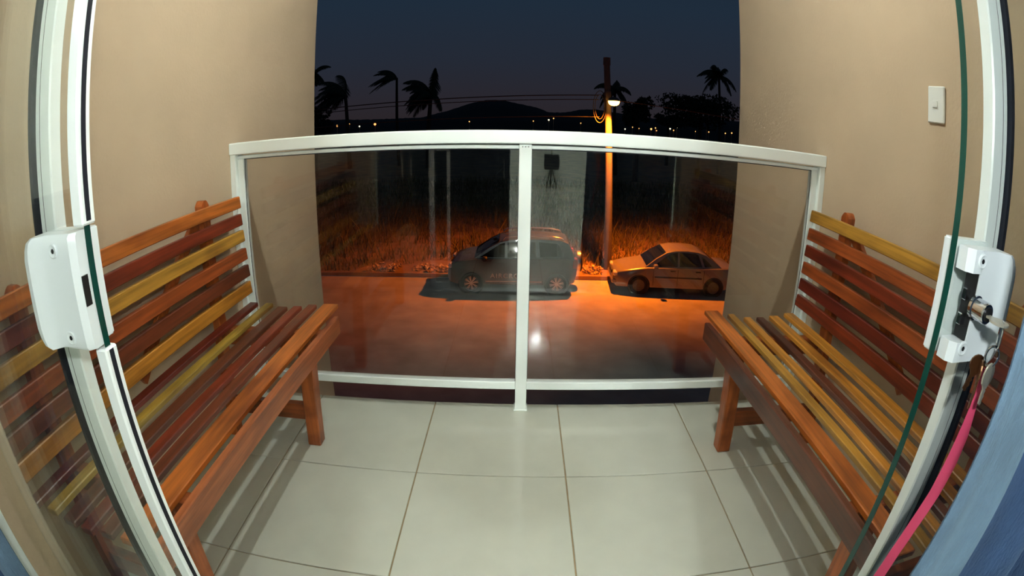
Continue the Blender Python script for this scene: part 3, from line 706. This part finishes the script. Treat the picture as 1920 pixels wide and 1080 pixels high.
# ------------------------------------------------------------------ utility pole with sodium lamp
pb, ptp = Vector((3.14, 18.4, GZ + .0)), Vector((2.86, 18.4, 3.285))
def onpole(z): return pb + (ptp - pb) * ((z - pb.z) / (ptp.z - pb.z))
up_ = thing('utility_pole', 'concrete utility pole with lit orange street lamp beside the silver car', 'utility pole', pb)
MB().tube([pb, onpole(0), ptp - Vector((0, 0, .25))], [.135, .12, .105], 10).build('shaft', 'pole_concrete', up_, True)
MB().tube([ptp - Vector((0, 0, .27)), ptp], [.125, .12], 10).build('cap', 'pole_concrete', up_, True)
lp = ony(1151, 191, 17.85)
a0 = onpole(1.70)
arm = MB().tube([a0, a0 + Vector((.03, -.2, .12)), lp + Vector((0, .12, .06))], .03, 8).build('lamp_arm', 'pole_concrete', up_, True)
mt = Matrix.Translation(lp)
hd = MB(); hd.lathe([(.04, .16), (.12, .13), (.17, .06), (.175, .03)], 20, mt @ Matrix.Diagonal((1.15, 1.3, 1, 1))); hd.build('lamp_housing', 'pole_concrete', up_, True)
MB().lathe([(.0001, -.14), (.08, -.125), (.14, -.08), (.165, -.02), (.165, .028)], 20, mt @ Matrix.Diagonal((1.15, 1.3, 1, 1))).build('lamp_lens', 'sodium', up_, True)
MB().box(-.09, .09, -.12, .12, -.16, .16, .01, Matrix.Translation(onpole(1.95))).build('junction_box', 'pole_concrete', up_)
for sg_ in (-1, 1):                                   # the two lobes of a street luminaire, along the road
    ld = bpy.data.lights.new('street_lamp_light', 'SPOT'); ld.energy = LAMP_STREET; ld.color = (1.0, .205, .010); ld.shadow_soft_size = .10; ld.spot_size = math.radians(122); ld.spot_blend = .95
    lo = bpy.data.objects.new('street_lamp_light', ld); C.objects.link(lo); lo.parent = up_
    lo.location = lp + Vector((0, -.02, -.28)) - pb; lo.rotation_euler = (math.radians(4), -sg_ * math.radians(26), 0)
for k, (w_, h_) in enumerate(((.22, .55), (.16, .42))):
    c0 = onpole(1.55) + Vector((-.30, -.12, 0)); MB().tube([c0 + Vector((w_ * math.cos(a), 0, h_ * math.sin(a))) for a in [2 * math.pi * i / 24 for i in range(25)]], .012, 6, False).build('cable_coil', 'cable', up_, True)
def cable(a, b, sag, label, r_=.018):
    a, b = Vector(a), Vector(b); pts = []
    for i in range(25):
        f = i / 24; p = a.lerp(b, f); p.z -= sag * 4 * f * (1 - f); pts.append(p)
    tag(MB().tube(pts, r_, 5).build('overhead_cable', 'cable', None, True), label, 'cable')
cable(onpole(1.95) + Vector((-.30, 0, 0)), (-42, 18.6, 2.0), .55, 'upper overhead cable running from the pole past the palms')
cable(onpole(1.80) + Vector((-.30, 0, 0)), (-42, 18.9, 1.75), .50, 'middle overhead cable running from the pole past the palms', .014)
cable(onpole(1.20) + Vector((-.30, 0, 0)), (-42, 19.2, 1.1), .35, 'lowest overhead cable running from the pole past the hill')
cable(onpole(1.80) + Vector((.30, 0, 0)), (42, 18.9, 1.75), .6, 'overhead cable running from the pole behind the bushy tree', .014)

# ------------------------------------------------------------------ cars
def wheel(t, x, y, r_, w_, spokes, sgn, rimmat):
    mt = Matrix.Translation((x, y, r_)) @ Matrix.Rotation(sgn * math.pi / 2, 4, 'X')
    o = MB().lathe([(r_ * .66, w_ / 2 - .02), (r_ * .72, w_ / 2), (r_ * .93, w_ / 2 - .005), (r_, w_ / 2 - .04), (r_, -w_ / 2 + .04), (r_ * .9, -w_ / 2), (r_ * .66, -w_ / 2)], 32, mt).build('tyre', 'tyre', t, True)
    MB().lathe([(r_ * .67, w_ / 2 - .015), (r_ * .62, w_ / 2 - .03), (r_ * .60, w_ / 2 - .07), (.0001, w_ / 2 - .08)], 28, mt).build('rim', 'car_black' if spokes > 6 else rimmat, o, True)
    sm = MB()
    for k in range(spokes):
        a = 2 * math.pi * k / spokes + .2
        ca, sa = math.cos(a), math.sin(a); q = Vector((-sa, ca, 0))
        for off in ((-.022, .022) if spokes > 6 else (0,)):
            pa, pb_ = Vector((ca * r_ * .14, sa * r_ * .14, w_ / 2 - .02)) + q * off * .3, Vector((ca * r_ * .64, sa * r_ * .64, w_ / 2 - .012)) + q * off
            m2 = MB().bar(pa, pb_, .018 if spokes > 6 else .055, .014, (0, 0, 1)); sm.add([mt @ Vector(p) for p in m2.v], m2.f)
    sm.build('spokes', rimmat, o)
    MB().lathe([(r_ * .17, w_ / 2 - .03), (r_ * .16, w_ / 2 - .004), (.0001, w_ / 2)], 16, mt).build('hub_cap', rimmat, o, True)
def arch(xc, zc, r_, z0, n=12):
    a0 = math.asin(max(-1, min(1, (z0 - zc) / r_))); return [(xc + r_ * math.cos(a), zc + r_ * math.sin(a)) for a in [a0 + (math.pi - 2 * a0) * i / n for i in range(n + 1)]]
def car(label, name, loc, yaw, P, paint):
    t = thing(name, label, 'car', (0, 0, 0))
    Wd = P['w'] / 2; ax = P['wb'] / 2; zs = P['sill']; wr = P['wr']
    top = P['top']                                           # front-bottom -> over bonnet -> belt -> boot -> rear-bottom
    out = list(top) + list(reversed([])) 
    under = arch(ax, wr, wr + .065, zs) + arch(-ax, wr, wr + .065, zs)
    poly = top + under
    cx_, cz_ = 0, .6
    layers = [(-Wd, .965), (-Wd + .035, .99), (-Wd + .12, 1.0), (Wd - .12, 1.0), (Wd - .035, .99), (Wd, .965)]
    m = MB(); n = len(poly); vs = []
    nt_ = len(top)
    for y, s_ in layers:
        for i, (x, z) in enumerate(poly):
            if i < nt_:
                taper = 1.0
                yy = y * (1 - .16 * max(0, (abs(x) - P['L'] * .36) / (P['L'] * .14)) ** 2)       # plan rounding at the ends
                zz = z - (1 - s_) * (.9 if z > .5 else -.2)
                vs.append((x * (1 - (1 - s_) * .8), yy, zz))
            else: vs.append((x, y, z))
    fs = []
    for k in range(len(layers) - 1):
        for i in range(n): fs.append((k * n + i, k * n + (i + 1) % n, (k + 1) * n + (i + 1) % n, (k + 1) * n + i))
    fs += [tuple(range(n)), tuple((len(layers) - 1) * n + i for i in range(n))]
    m.add(vs, fs); body = m.build('body', paint, t, True, tri=True)
    for xc in (ax, -ax):
        for s_ in (-1, 1):
            MB().lathe([(wr + .06, -.10), (wr + .06, .10), (.0001, .10)], 24, Matrix.Translation((xc, s_ * (Wd - .14), wr)) @ Matrix.Rotation(-s_ * math.pi / 2, 4, 'X')).build('wheel_well', 'car_black', t)
            wheel(t, xc, s_ * (Wd - P['ww'] / 2 - .005), wr, P['ww'], P['spokes'], -s_, P['rim'])
    # greenhouse
    gh = P['gh']; zb = min(z for x, z in gh); zt = max(z for x, z in gh)
    hw = lambda z: Wd - .045 - (z - zb) / (zt - zb) * P['tumble']
    m = MB(); n = len(gh); vs = []
    for f in (-1, -.93, -.6, .6, .93, 1):
        for x, z in gh:
            dz = .025 if abs(f) == 1 else .006 if abs(f) == .93 else 0
            vs.append((x, hw(z) * f, z - dz * (z - zb) / (zt - zb)))
    fs = [(k * n + i, k * n + (i + 1) % n, (k + 1) * n + (i + 1) % n, (k + 1) * n + i) for k in range(5) for i in range(n)] + [tuple(range(n)), tuple(5 * n + i for i in range(n))]
    m.add(vs, fs); m.build('cabin', P.get('cabin', paint), t, True, tri=True)
    for poly_ in P['side_glass']:
        for s_ in (-1, 1):
            m = MB(); n = len(poly_)
            m.add([(x, s_ * (hw(z) + o_), z - .012) for o_ in (.004, -.012) for x, z in poly_], [tuple(range(n)), tuple(range(2 * n - 1, n - 1, -1))] + [(i, (i + 1) % n, (i + 1) % n + n, i + n) for i in range(n)])
            m.build('side_window', 'car_glass', t)
    for pl, nm in zip(P['screens'], ('windscreen', 'rear_window')):
        m = MB(); vs = []; k = len(pl)
        for o_ in (.014, -.02):
            for i, (x, z) in enumerate(pl):
                a_, b_ = pl[max(i - 1, 0)], pl[min(i + 1, k - 1)]; dx, dz = b_[0] - a_[0], b_[1] - a_[1]; L = math.hypot(dx, dz); nx_, nz_ = -dz / L, dx / L
                if nz_ < 0: nx_, nz_ = -nx_, -nz_
                for s_ in (-.92, -.6, -.3, 0, .3, .6, .92): vs.append((x + nx_ * o_, s_ * hw(z), z + nz_ * o_ - (.012 if abs(s_) > .9 else 0)))
        f_ = [tuple(b_ + q for q in (r__ * 7 + c_, r__ * 7 + c_ + 1, r__ * 7 + c_ + 8, r__ * 7 + c_ + 7)) for b_ in (0, 7 * k) for r__ in range(k - 1) for c_ in range(6)]
        m.add(vs, f_); m.build(nm, 'car_glass', t, True)
    for x in P['door_x']:
        for s_ in (-1, 1): MB().box(x - .006, x + .006, s_ * (Wd + .002) - .004, s_ * (Wd + .002) + .004, zs + .06, P['belt'] - .03).build('door_seam', 'car_black', t)
    for x in P['handles']:
        for s_ in (-1, 1): MB().box(x - .085, x + .085, s_ * (Wd + .008) - .016, s_ * (Wd + .008) + .016, P['hz'] - .018, P['hz'] + .018, .006).build('door_handle', P['hmat'], t)
    for s_ in (-1, 1):
        xm, zm_ = P['mirror']; o = MB().box(xm - .07, xm + .07, s_ * (Wd + .09) - .09, s_ * (Wd + .09) + .09, zm_ - .065, zm_ + .065, .03).build('mirror', P.get('mirror_mat', paint), t, True)
        x0, x1, z0, z1 = P['lamp']; MB().box(x0, x1, s_ * (Wd * .68) - Wd * .19, s_ * (Wd * .68) + Wd * .19, z0, z1, .03).build('headlight', 'headlamp', t, True)
        x0, x1, z0, z1 = P['tail']; MB().box(x0, x1, s_ * (Wd * .80) - .12, s_ * (Wd * .80) + .12, z0, z1, .02).build('tail_light', 'tail_red', t, True)
        x0, x1, zc, h_, mt_ = P['strip']; MB().box(x0, x1, s_ * Wd - .014, s_ * Wd + .014, zc - h_ / 2, zc + h_ / 2, .004).build('side_strip', mt_, t)
    t.location = loc; t.rotation_euler = (0, 0, yaw); return t
suvP = dict(L=3.95, w=1.72, wb=2.54, sill=.30, wr=.325, ww=.21, spokes=8, rim='alloy', belt=1.06, tumble=.16,
  top=[(-1.95, .32), (-2.0, .50), (-1.99, .70), (-1.93, .84), (-1.75, .95), (-1.45, 1.03), (-1.12, 1.09), (-.6, 1.10), (.6, 1.12), (1.60, 1.14), (1.80, 1.10), (1.87, .85), (1.88, .60), (1.82, .36), (1.75, .32)],
  gh=[(-1.22, 1.05), (-.75, 1.38), (-.42, 1.56), (-.10, 1.63), (.40, 1.655), (1.0, 1.65), (1.45, 1.61), (1.60, 1.55), (1.74, 1.25), (1.79, 1.05)],
  side_glass=[[(-1.02, 1.12), (-.42, 1.50), (-.28, 1.54), (-.28, 1.12)], [(-.20, 1.12), (-.20, 1.55), (.62, 1.58), (.66, 1.13)], [(.76, 1.14), (.72, 1.58), (1.30, 1.53), (1.48, 1.18)]],
  screens=[[(-1.15, 1.10), (-.75, 1.38), (-.45, 1.545)], [(1.62, 1.51), (1.74, 1.25), (1.765, 1.15)]], door_x=[-.98, -.24, .72], handles=[-.38, .52], hz=.96, hmat='suv_paint', mirror=(-.86, 1.10), mirror_mat='car_black',
  lamp=(-1.955, -1.70, .74, .87), tail=(1.74, 1.88, .80, 1.10), strip=(-.85, .82, .395, .035, 'alloy'))
sv = car('dark grey people carrier with roof rails parked across the street', 'parked_car', (-.115, 15.66 + .86, GZ), 0.004, suvP, 'suv_paint')
for s_ in (-1, 1):
    MB().tube([(-.35, s_ * .62, 1.60), (-.25, s_ * .62, 1.70), (.4, s_ * .62, 1.735), (1.1, s_ * .62, 1.72), (1.42, s_ * .62, 1.66), (1.46, s_ * .62, 1.60)], .022, 8).build('roof_rail', 'alloy', sv, True)
mt = Matrix.Translation((1.99, .05, .82)) @ Matrix.Rotation(math.pi / 2, 4, 'Y')
o = MB().lathe([(.0001, -.12), (.30, -.12), (.325, -.09), (.33, 0), (.325, .08), (.28, .11), (.0001, .12)], 32, mt).build('spare_wheel', 'tyre', sv, True)
MB().lathe([(.334, -.05), (.336, 0), (.334, .05)], 32, mt).build('spare_cover_band', 'alloy', o, True)
MB().box(-1.985, -1.93, -.30, .30, .42, .62, .01).build('grille', 'car_black', sv)
def text(body_, size, mat_, loc_, rotm, name, parent, ext=.002):
    cu = bpy.data.curves.new(name, 'FONT'); cu.body = body_; cu.size = size; cu.extrude = ext; cu.space_character = 1.25
    ob = bpy.data.objects.new(name, cu); C.objects.link(ob); dg = bpy.context.evaluated_depsgraph_get()
    me = bpy.data.meshes.new_from_object(ob.evaluated_get(dg)); bpy.data.objects.remove(ob)
    o2 = bpy.data.objects.new(name, me); C.objects.link(o2); me.materials.clear(); me.materials.append(M_(mat_)); o2.parent = parent
    o2.matrix_local = Matrix.Translation(loc_) @ rotm; return o2
text('AIRCROSS', .20, 'alloy', (-.70, -.868, .50), Matrix.Rotation(math.pi / 2, 4, 'X'), 'lettering', sv)
MB().lathe([(.07, 0), (.07, .006), (.0001, .007)], 20, Matrix.Translation((1.42, -.855, .98)) @ Matrix.Rotation(math.pi / 2, 4, 'X')).build('fuel_flap', 'suv_paint', sv)
sedP = dict(L=4.03, w=1.61, wb=2.443, sill=.24, wr=.285, ww=.17, spokes=5, rim='steel_rim', belt=.86, tumble=.17,
  top=[(-1.93, .22), (-2.03, .34), (-2.04, .50), (-1.99, .62), (-1.88, .69), (-1.5, .78), (-1.0, .87), (-.5, .885), (.6, .90), (1.40, .93), (1.85, .925), (1.97, .87), (2.0, .62), (1.98, .40), (1.88, .25)],
  gh=[(-1.06, .85), (-.70, 1.13), (-.36, 1.33), (-.08, 1.39), (.30, 1.405), (.66, 1.38), (.92, 1.30), (1.22, 1.10), (1.50, .90)],
  side_glass=[[(-.82, .90), (-.28, 1.29), (-.02, 1.34), (-.02, .92)], [(.05, .92), (.05, 1.345), (.55, 1.335), (.66, 1.29), (.80, .94)], [(.88, .95), (.76, 1.25), (.86, 1.22), (1.14, .97)]],
  screens=[[(-1.0, .90), (-.70, 1.13), (-.39, 1.31)], [(.95, 1.28), (1.22, 1.10), (1.43, .95)]], door_x=[-.78, .0, .86], handles=[-.16, .66], hz=.78, hmat='car_black', mirror=(-.74, .93),
  lamp=(-2.025, -1.76, .53, .66), tail=(1.86, 1.985, .62, .82), strip=(-.74, .80, .575, .045, 'car_black'))
sd_ = car('silver saloon car parked beside the tan wall end', 'parked_car', (4.98, 15.76 + .80, GZ), -.066, sedP, 'silver_paint')
MB().box(-2.05, -1.99, -.28, .28, .50, .62, .01).build('grille', 'car_black', sd_)
MB().box(-2.065, -1.90, -.70, .70, .30, .44, .03).build('bumper', 'silver_paint', sd_, True)

# ------------------------------------------------------------------ palms and trees
def palm(px, py_top, px_base, Y, nfr, frl, wind, label, tr=.16, droop=1.0, up=.2):
    top = ony(px, py_top, Y); base = ony(px_base, 245, Y); base = Vector((base.x, Y, GZ))
    t = thing('palm_tree', label, 'palm tree', base)
    mid = base.lerp(top, .55) + Vector((U(-.2, .2), 0, 0))
    MB().tube([base, mid, top], [tr * 1.3, tr, tr * .8], 8).build('trunk', 'palm_trunk', t, True)
    for k in range(nfr):
        a = 2 * math.pi * k / nfr + U(-.2, .2); el = U(-.5, 1.2); L = frl * U(.7, 1.1)
        d = Vector((math.cos(a) * math.cos(el), math.sin(a) * math.cos(el), math.sin(el) + up))
        d = (d + Vector((-wind, 0, 0))).normalized(); p = top.copy(); pts = [p.copy()]; v_ = d.copy()
        for i in range(9):
            v_ = (v_ + Vector((-wind * .10, 0, -.20 * droop))).normalized(); p = p + v_ * (L / 9); pts.append(p.copy())
        m = MB(); m.tube(pts, [.04 * (1 - i / 10) + .008 for i in range(10)], 4, False)
        for i in range(1, 10):
            dd = (pts[i] - pts[i - 1]).normalized(); sd = dd.cross(Vector((0, 0, 1))).normalized()
            for q in range(4):
                b = pts[i - 1].lerp(pts[i], q / 4)
                ll = L * .30 * math.sin(math.pi * min(1, (i + q / 4) / 10.5) * .9 + .25)
                for s_ in (-1, 1):
                    tip = b + (sd * s_ * .7 + dd * .4 + Vector((-wind * .5, U(-.2, .2), -.75 * droop))).normalized() * ll; w_ = dd * .06
                    m.add([b - w_, b + w_, b.lerp(tip, .6) + w_ * .8, tip, b.lerp(tip, .6) - w_ * .8], [(0, 1, 2, 3, 4)])
        m.build('frond', 'palm_leaf', t)
    return t
palm(648, 178, 655, 58, 24, 4.4, .95, 'low shaggy palm tree between the tan wall and the tall bare trunk', .22, .9, .3)
palm(744, 146, 748, 60, 16, 3.3, 1.15, 'slender palm tree with long bare trunk and crown blown sideways', .17, .8, .35)
palm(808, 178, 803, 57, 26, 3.7, .7, 'bushy palm tree beside the dark hill', .24, 1.1, .45)
palm(1153, 168, 1156, 52, 17, 2.4, .0, 'palm tree crown behind the utility pole lamp', .16, 1.2, .35)
palm(1348, 142, 1351, 62, 14, 3.0, .25, 'tall palm tree rising over the bushy tree', .18, 1.0, .2)
palm(588, 138, 586, 60, 13, 2.6, -.2, 'palm tree mostly hidden by the tan wall end', .16, 1.0)
def tree(px, py_, Y, rx, rz, n, label, lean=0):
    c = ony(px, py_, Y); base = Vector((c.x, Y, GZ))
    t = thing('tree', label, 'tree', base)
    MB().tube([base, base.lerp(c, .6) + Vector((.1, 0, 0)), c], [.28, .2, .1], 8).build('trunk', 'palm_trunk', t, True)
    bl = [(U(-.8, .8) * rx, U(-.6, .6) * rx, U(-.6, .7) * rz, U(.3, .55)) for _ in range(14)]
    m = MB()
    for i in range(n):
        bx, by, bz, br2 = random.choice(bl); a, e2 = U(0, 6.28), math.asin(U(-1, 1)); r_ = U(.6, 1.05) * br2
        p = c + Vector((bx + math.cos(a) * math.cos(e2) * r_ * rx, by + math.sin(a) * math.cos(e2) * r_ * rx, bz + math.sin(e2) * r_ * rz))
        u1 = Vector((U(-1, 1), U(-1, 1), U(-1, 1))).normalized(); u2 = u1.cross(Vector((U(-1, 1), U(-1, 1), U(-1, 1)))).normalized(); s_ = U(.12, .26)
        m.add([p - u1 * s_, p + u2 * s_ * .5, p + u1 * s_, p - u2 * s_ * .5], [(0, 1, 2, 3)])
    m.build('foliage', 'leaf', t); return t
tree(1312, 210, 54, 4.2, 1.7, 4600, 'bushy spreading tree under the tall palm')
tree(1252, 226, 70, 2.0, .9, 1500, 'low tree at the edge of the bushy spreading tree')
tree(1194, 213, 46.5, 1.15, 1.3, 1500, 'dark tree right behind the lit street lamp')
tree(590, 228, 50, 1.6, 1.6, 1500, 'dark tree at the tan wall end below the palms')

# ------------------------------------------------------------------ hills and distant lights
def ridge(pts, Y, d0, d1, name, label):
    top = [ony(u, v, Y) for u, v in pts]; n = len(top); vs = []; fs = []
    for row, (dy, f) in enumerate(((-d0, 0), (-d0 * .45, .62), (0, 1), (d1 * .5, .6), (d1, 0))):
        for p in top: vs.append((p.x * (1 + dy / Y), p.y + dy, (GZ - .5) + (p.z - GZ + .5) * f))
    for r_ in range(4):
        for i in range(n - 1): fs.append((r_ * n + i, r_ * n + i + 1, (r_ + 1) * n + i + 1, (r_ + 1) * n + i))
    m = MB(); m.add(vs, fs); tag(m.build(name, 'hill', None, True), label, 'hill', kind='structure')
def dense(pts, amp):
    out = []
    for (a, b), (c, d) in zip(pts, pts[1:]):
        k = max(2, int((c - a) / 5))
        for i in range(k): f = i / k; out.append((a + (c - a) * f, b + (d - b) * f + U(-amp, amp)))
    return out + [pts[-1]]
ridge(dense([(300, 224), (500, 226), (700, 224), (790, 220), (830, 210), (855, 203), (885, 193), (915, 187), (945, 188), (975, 195), (1005, 201), (1030, 211), (1060, 211), (1085, 206), (1115, 205), (1145, 210), (1190, 216), (1225, 222), (1300, 222), (1420, 230), (1600, 240)], .5), 420, 130, 130, 'far_hill', 'dark rounded hills on the horizon')
ridge(dense([(200, 225), (600, 227), (640, 229), (700, 227), (740, 228), (800, 219), (850, 217), (900, 219), (1000, 219), (1100, 222), (1180, 226), (1240, 228), (1300, 232), (1400, 238), (1600, 250)], 1.2), 230, 40, 40, 'tree_line', 'dark tree line below the hills')
LT = [(632, 236, 'o', 4), (655, 233, 'o', 3), (674, 237, 'w', 3), (703, 233, 'r', 5), (880, 228, 'o', 2.2), (1000, 227, 'o', 2), (1029, 225, 'w', 3), (1038, 222, 'o', 2.4), (1089, 231, 'o', 2),
      (1172, 242, 'w', 2.6), (1186, 238.5, 'o', 2), (1198, 241, 'o', 2.2), (1221, 242, 'o', 4), (1229, 240, 'o', 2.6), (1256.5, 241.5, 'w', 3.2), (1269.5, 238.5, 'w', 3.4), (1263, 244.5, 'o', 2.4), (1325.5, 226, 'w', 4.5), (1329, 247.5, 'o', 2.4), (1360, 250, 'o', 2.6), (1372, 249.5, 'o', 2.8), (1231, 245, 'r', 2.2), (1304, 246.5, 'o', 1.6)]
emit('far_orange', (1.0, .42, .12, 1), 2.6); emit('far_white', (1.0, .93, .60, 1), 2.2); emit('far_red', (1.0, .28, .08, 1), 3.2)
CN = {'o': 'orange', 'w': 'white', 'r': 'reddish'}
def where(u_):
    return ('between the shaggy palm and the slender palm trunk' if u_ < 745 else 'below the dark rounded hills' if u_ < 1120 else 'between the utility pole and the bushy tree' if u_ < 1290 else 'below the tall palm by the bushy tree')
for u_, v_, c_, s_ in LT:
    Y = 150.0; p = ony(u_, v_, Y); r_ = s_ * Y / 1035 * .5
    t = thing('distant_street_lamp', 'distant %s street lamp %s' % (CN[c_], where(u_)), 'street lamp', (p.x, Y, GZ), '%s lamps %s' % (CN[c_], where(u_)))
    MB().tube([(p.x, Y + .2, GZ), (p.x, Y + .2, p.z)], [.09, .06], 6).build('pole', 'concrete', t)
    MB().lathe([(.0001, -r_), (r_ * .75, -r_ * .6), (r_, 0), (r_ * .7, r_ * .7), (.0001, r_)], 10, Matrix.Translation(p)).build('lamp', {'o': 'far_orange', 'w': 'far_white', 'r': 'far_red'}[c_], t, True)
